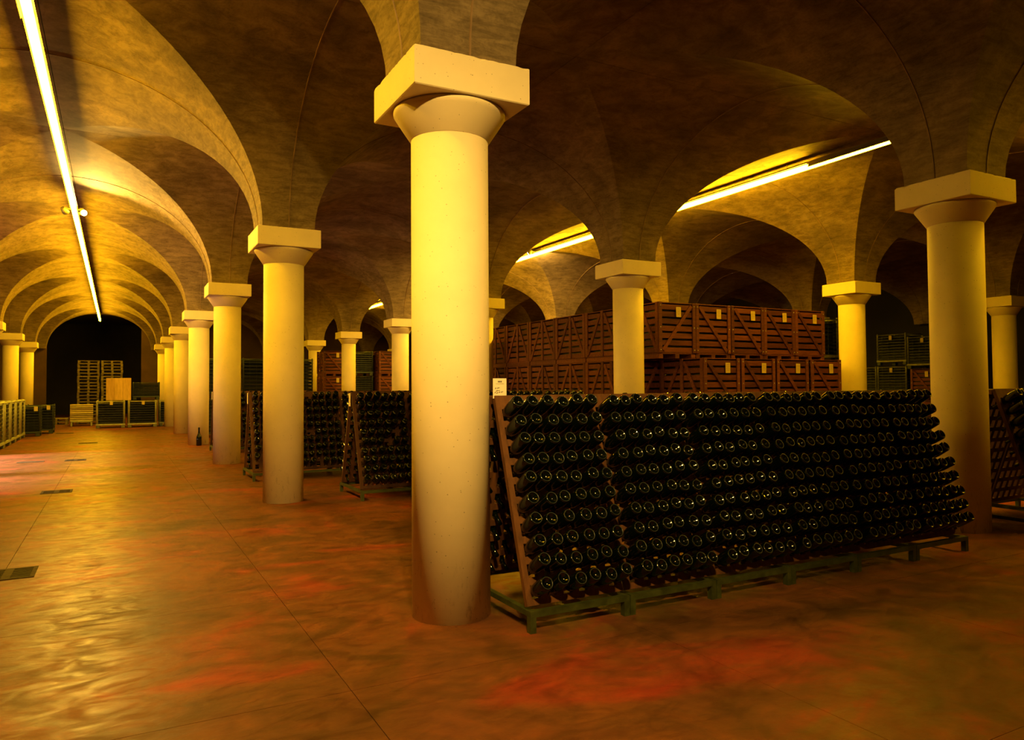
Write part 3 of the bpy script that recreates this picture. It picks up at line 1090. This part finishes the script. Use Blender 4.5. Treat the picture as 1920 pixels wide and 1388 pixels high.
# two stacks of pallets
pdeck = MB()
for q in range(5):
    pdeck.box(-0.40, -0.5 + q * 0.215, 0.105, 0.40, -0.5 + q * 0.215 + 0.14, 0.127)
pdeck = pdeck.mesh('deck', 'pallet_wood')
pblk = MB()
for xx in (-0.36, 0, 0.36):
    pblk.box(xx - 0.04, -0.5, 0.022, xx + 0.04, 0.5, 0.105)
pblk = pblk.mesh('stringers', 'pallet_wood')
pbot = MB().box(-0.40, -0.5, 0.0, 0.40, -0.41, 0.022).box(-0.40, -0.05, 0.0, 0.40, 0.05, 0.022).box(-0.40, 0.41, 0.0, 0.40, 0.5, 0.022).mesh('bottom_boards', 'pallet_wood')


def pallet(x, y, z, label, group, rz=0.0):
    t = thing('pallet', label, 'pallet', (x, y, z), rz, group)
    add('deck', pdeck, t)
    add('stringers', pblk, t)
    add('bottom_boards', pbot, t)


pr = random.Random(5)
WORDS = ORD + ['fifteenth', 'sixteenth', 'seventeenth', 'eighteenth', 'nineteenth', 'twentieth']
for s, (px0, who) in enumerate(((-1.02, 'the stack behind the slatted box'), (-0.15, 'the stack behind the plywood box'))):
    n = 20
    for q in range(n):
        place = 'topmost' if q == n - 1 else ('lowest' if q == 0 else WORDS[q] + ' from the floor')
        pallet(px0 + pr.uniform(-0.012, 0.012), 36.6 + pr.uniform(-0.02, 0.02), q * 0.134, 'wooden pallet in %s, %s' % (who, place), 'wooden pallets stacked at the aisle end')
pallet(-2.15, 36.5, 0, 'lone wooden pallet lying on the floor by the end wall', 'wooden pallets stacked at the aisle end')
pallet(-2.15, 36.52, 0.135, 'second wooden pallet on top of the lone one by the end wall', 'wooden pallets stacked at the aisle end')

# dark bottle containers deeper in the hall
for tier in range(3):
    container(8.36, 28.5, tier * 0.955, 0.76, 1.0, 0.95, 'dark layered bottle container behind the second rack row, %s tier' % TIER[tier], 'dark layered bottle containers', 'dark', 0.05)
for k, yy in enumerate((24.2, 24.2, 24.2)):  # stack nearest the aisle continued by containers added to block light
    for tier in range(2):
        container(2.75 + 1.1 * k, yy, tier * 1.2, 1.0, 1.0, 1.18, 'container in the light-blocking row behind the third rack row, %s tier, %s from the aisle' % (TIER[tier], ORD[k]), 'containers behind the rack rows, some added to block light', 'dark', 0.05)
for tier in range(3):
    container(6.05, 30.2, tier * 0.955, 0.9, 1.0, 0.95, 'dark container heap in front of the dim column, %s tier' % TIER[tier], 'dark containers near the dim column', 'dark', 0.05)
for tier in range(3):
    container(13.0, 11.0, tier * 0.955, 0.85, 0.9, 0.95, 'green wire container behind the right end of the red crates, %s tier' % TIER[tier], 'green wire containers behind the crates', 'cage', 0.05)
for k, yy in enumerate((15.97, 14.93)):
    for tier in range(2 + k):
        container(21.86, yy, tier * 1.02, 1.02, 0.9, 1.0, 'wire bottle container at the far right, %s stack from the deep end, %s tier' % (ORD[k], TIER[tier]), 'wire containers at the far right', 'cage', 0.06, (0.0, 0.86), -math.pi / 2)
container(21.86, 13.89, 1.905, 1.02, 0.9, 1.0, 'wire bottle container resting on dim red crates at the far right', 'wire containers at the far right', 'cage', 0.06, (0.0, 0.86), -math.pi / 2)

# ------------------------------------------------------------------ drain grates in the floor
def grate(x, y, w, d, label):
    t = thing('drain_grate', label, 'drain grate', (x, y, 0), 0, 'floor drain grates along the aisle')
    bw = 0.03
    add('frame', MB().box(-w / 2, -d / 2, 0.0005, w / 2, -d / 2 + bw, 0.006).box(-w / 2, d / 2 - bw, 0.0005, w / 2, d / 2, 0.006)
        .box(-w / 2, -d / 2 + bw, 0.0005, -w / 2 + bw, d / 2 - bw, 0.006).box(w / 2 - bw, -d / 2 + bw, 0.0005, w / 2, d / 2 - bw, 0.006)
        .box(-0.03, -d / 2 + bw, 0.0005, 0.03, d / 2 - bw, 0.006).mesh('frame', 'grate_frame_metal'), t)
    add('pit', MB().box(-w / 2 + 0.01, -d / 2 + 0.01, 0.0002, w / 2 - 0.01, d / 2 - 0.01, 0.0012).mesh('pit', 'wall_dark'), t)
    n = 7
    bar = MB().box(-w / 2 + bw, -0.009, 0.001, w / 2 - bw, 0.009, 0.005).mesh('bar', 'grate_frame_metal')
    for q in range(n):
        add('bar', bar, t, (0, -d / 2 + bw + (d - 2 * bw) * (q + 0.5) / n, 0))


grate(-0.735, 7.10, 0.38, 0.40, 'slotted drain grate in the aisle floor nearest the viewer, cut by the picture edge')
grate(-0.725, 12.46, 0.38, 0.34, 'slotted drain grate in the aisle floor, second along')
grate(-0.715, 17.83, 0.38, 0.34, 'slotted drain grate in the aisle floor, third along')
grate(-1.49, 17.85, 0.46, 0.20, 'pale slotted drain cover in the daylit patch of floor')
grate(-0.65, 23.3, 0.45, 0.30, 'slotted drain grate in the aisle floor, fourth along')
grate(-1.48, 28.9, 0.50, 0.34, 'slotted drain grate far down the aisle near the wire cages')

scene.cycles.max_bounces = 5
scene.cycles.diffuse_bounces = 2
scene.cycles.glossy_bounces = 2
scene.cycles.sample_clamp_indirect = 6.0
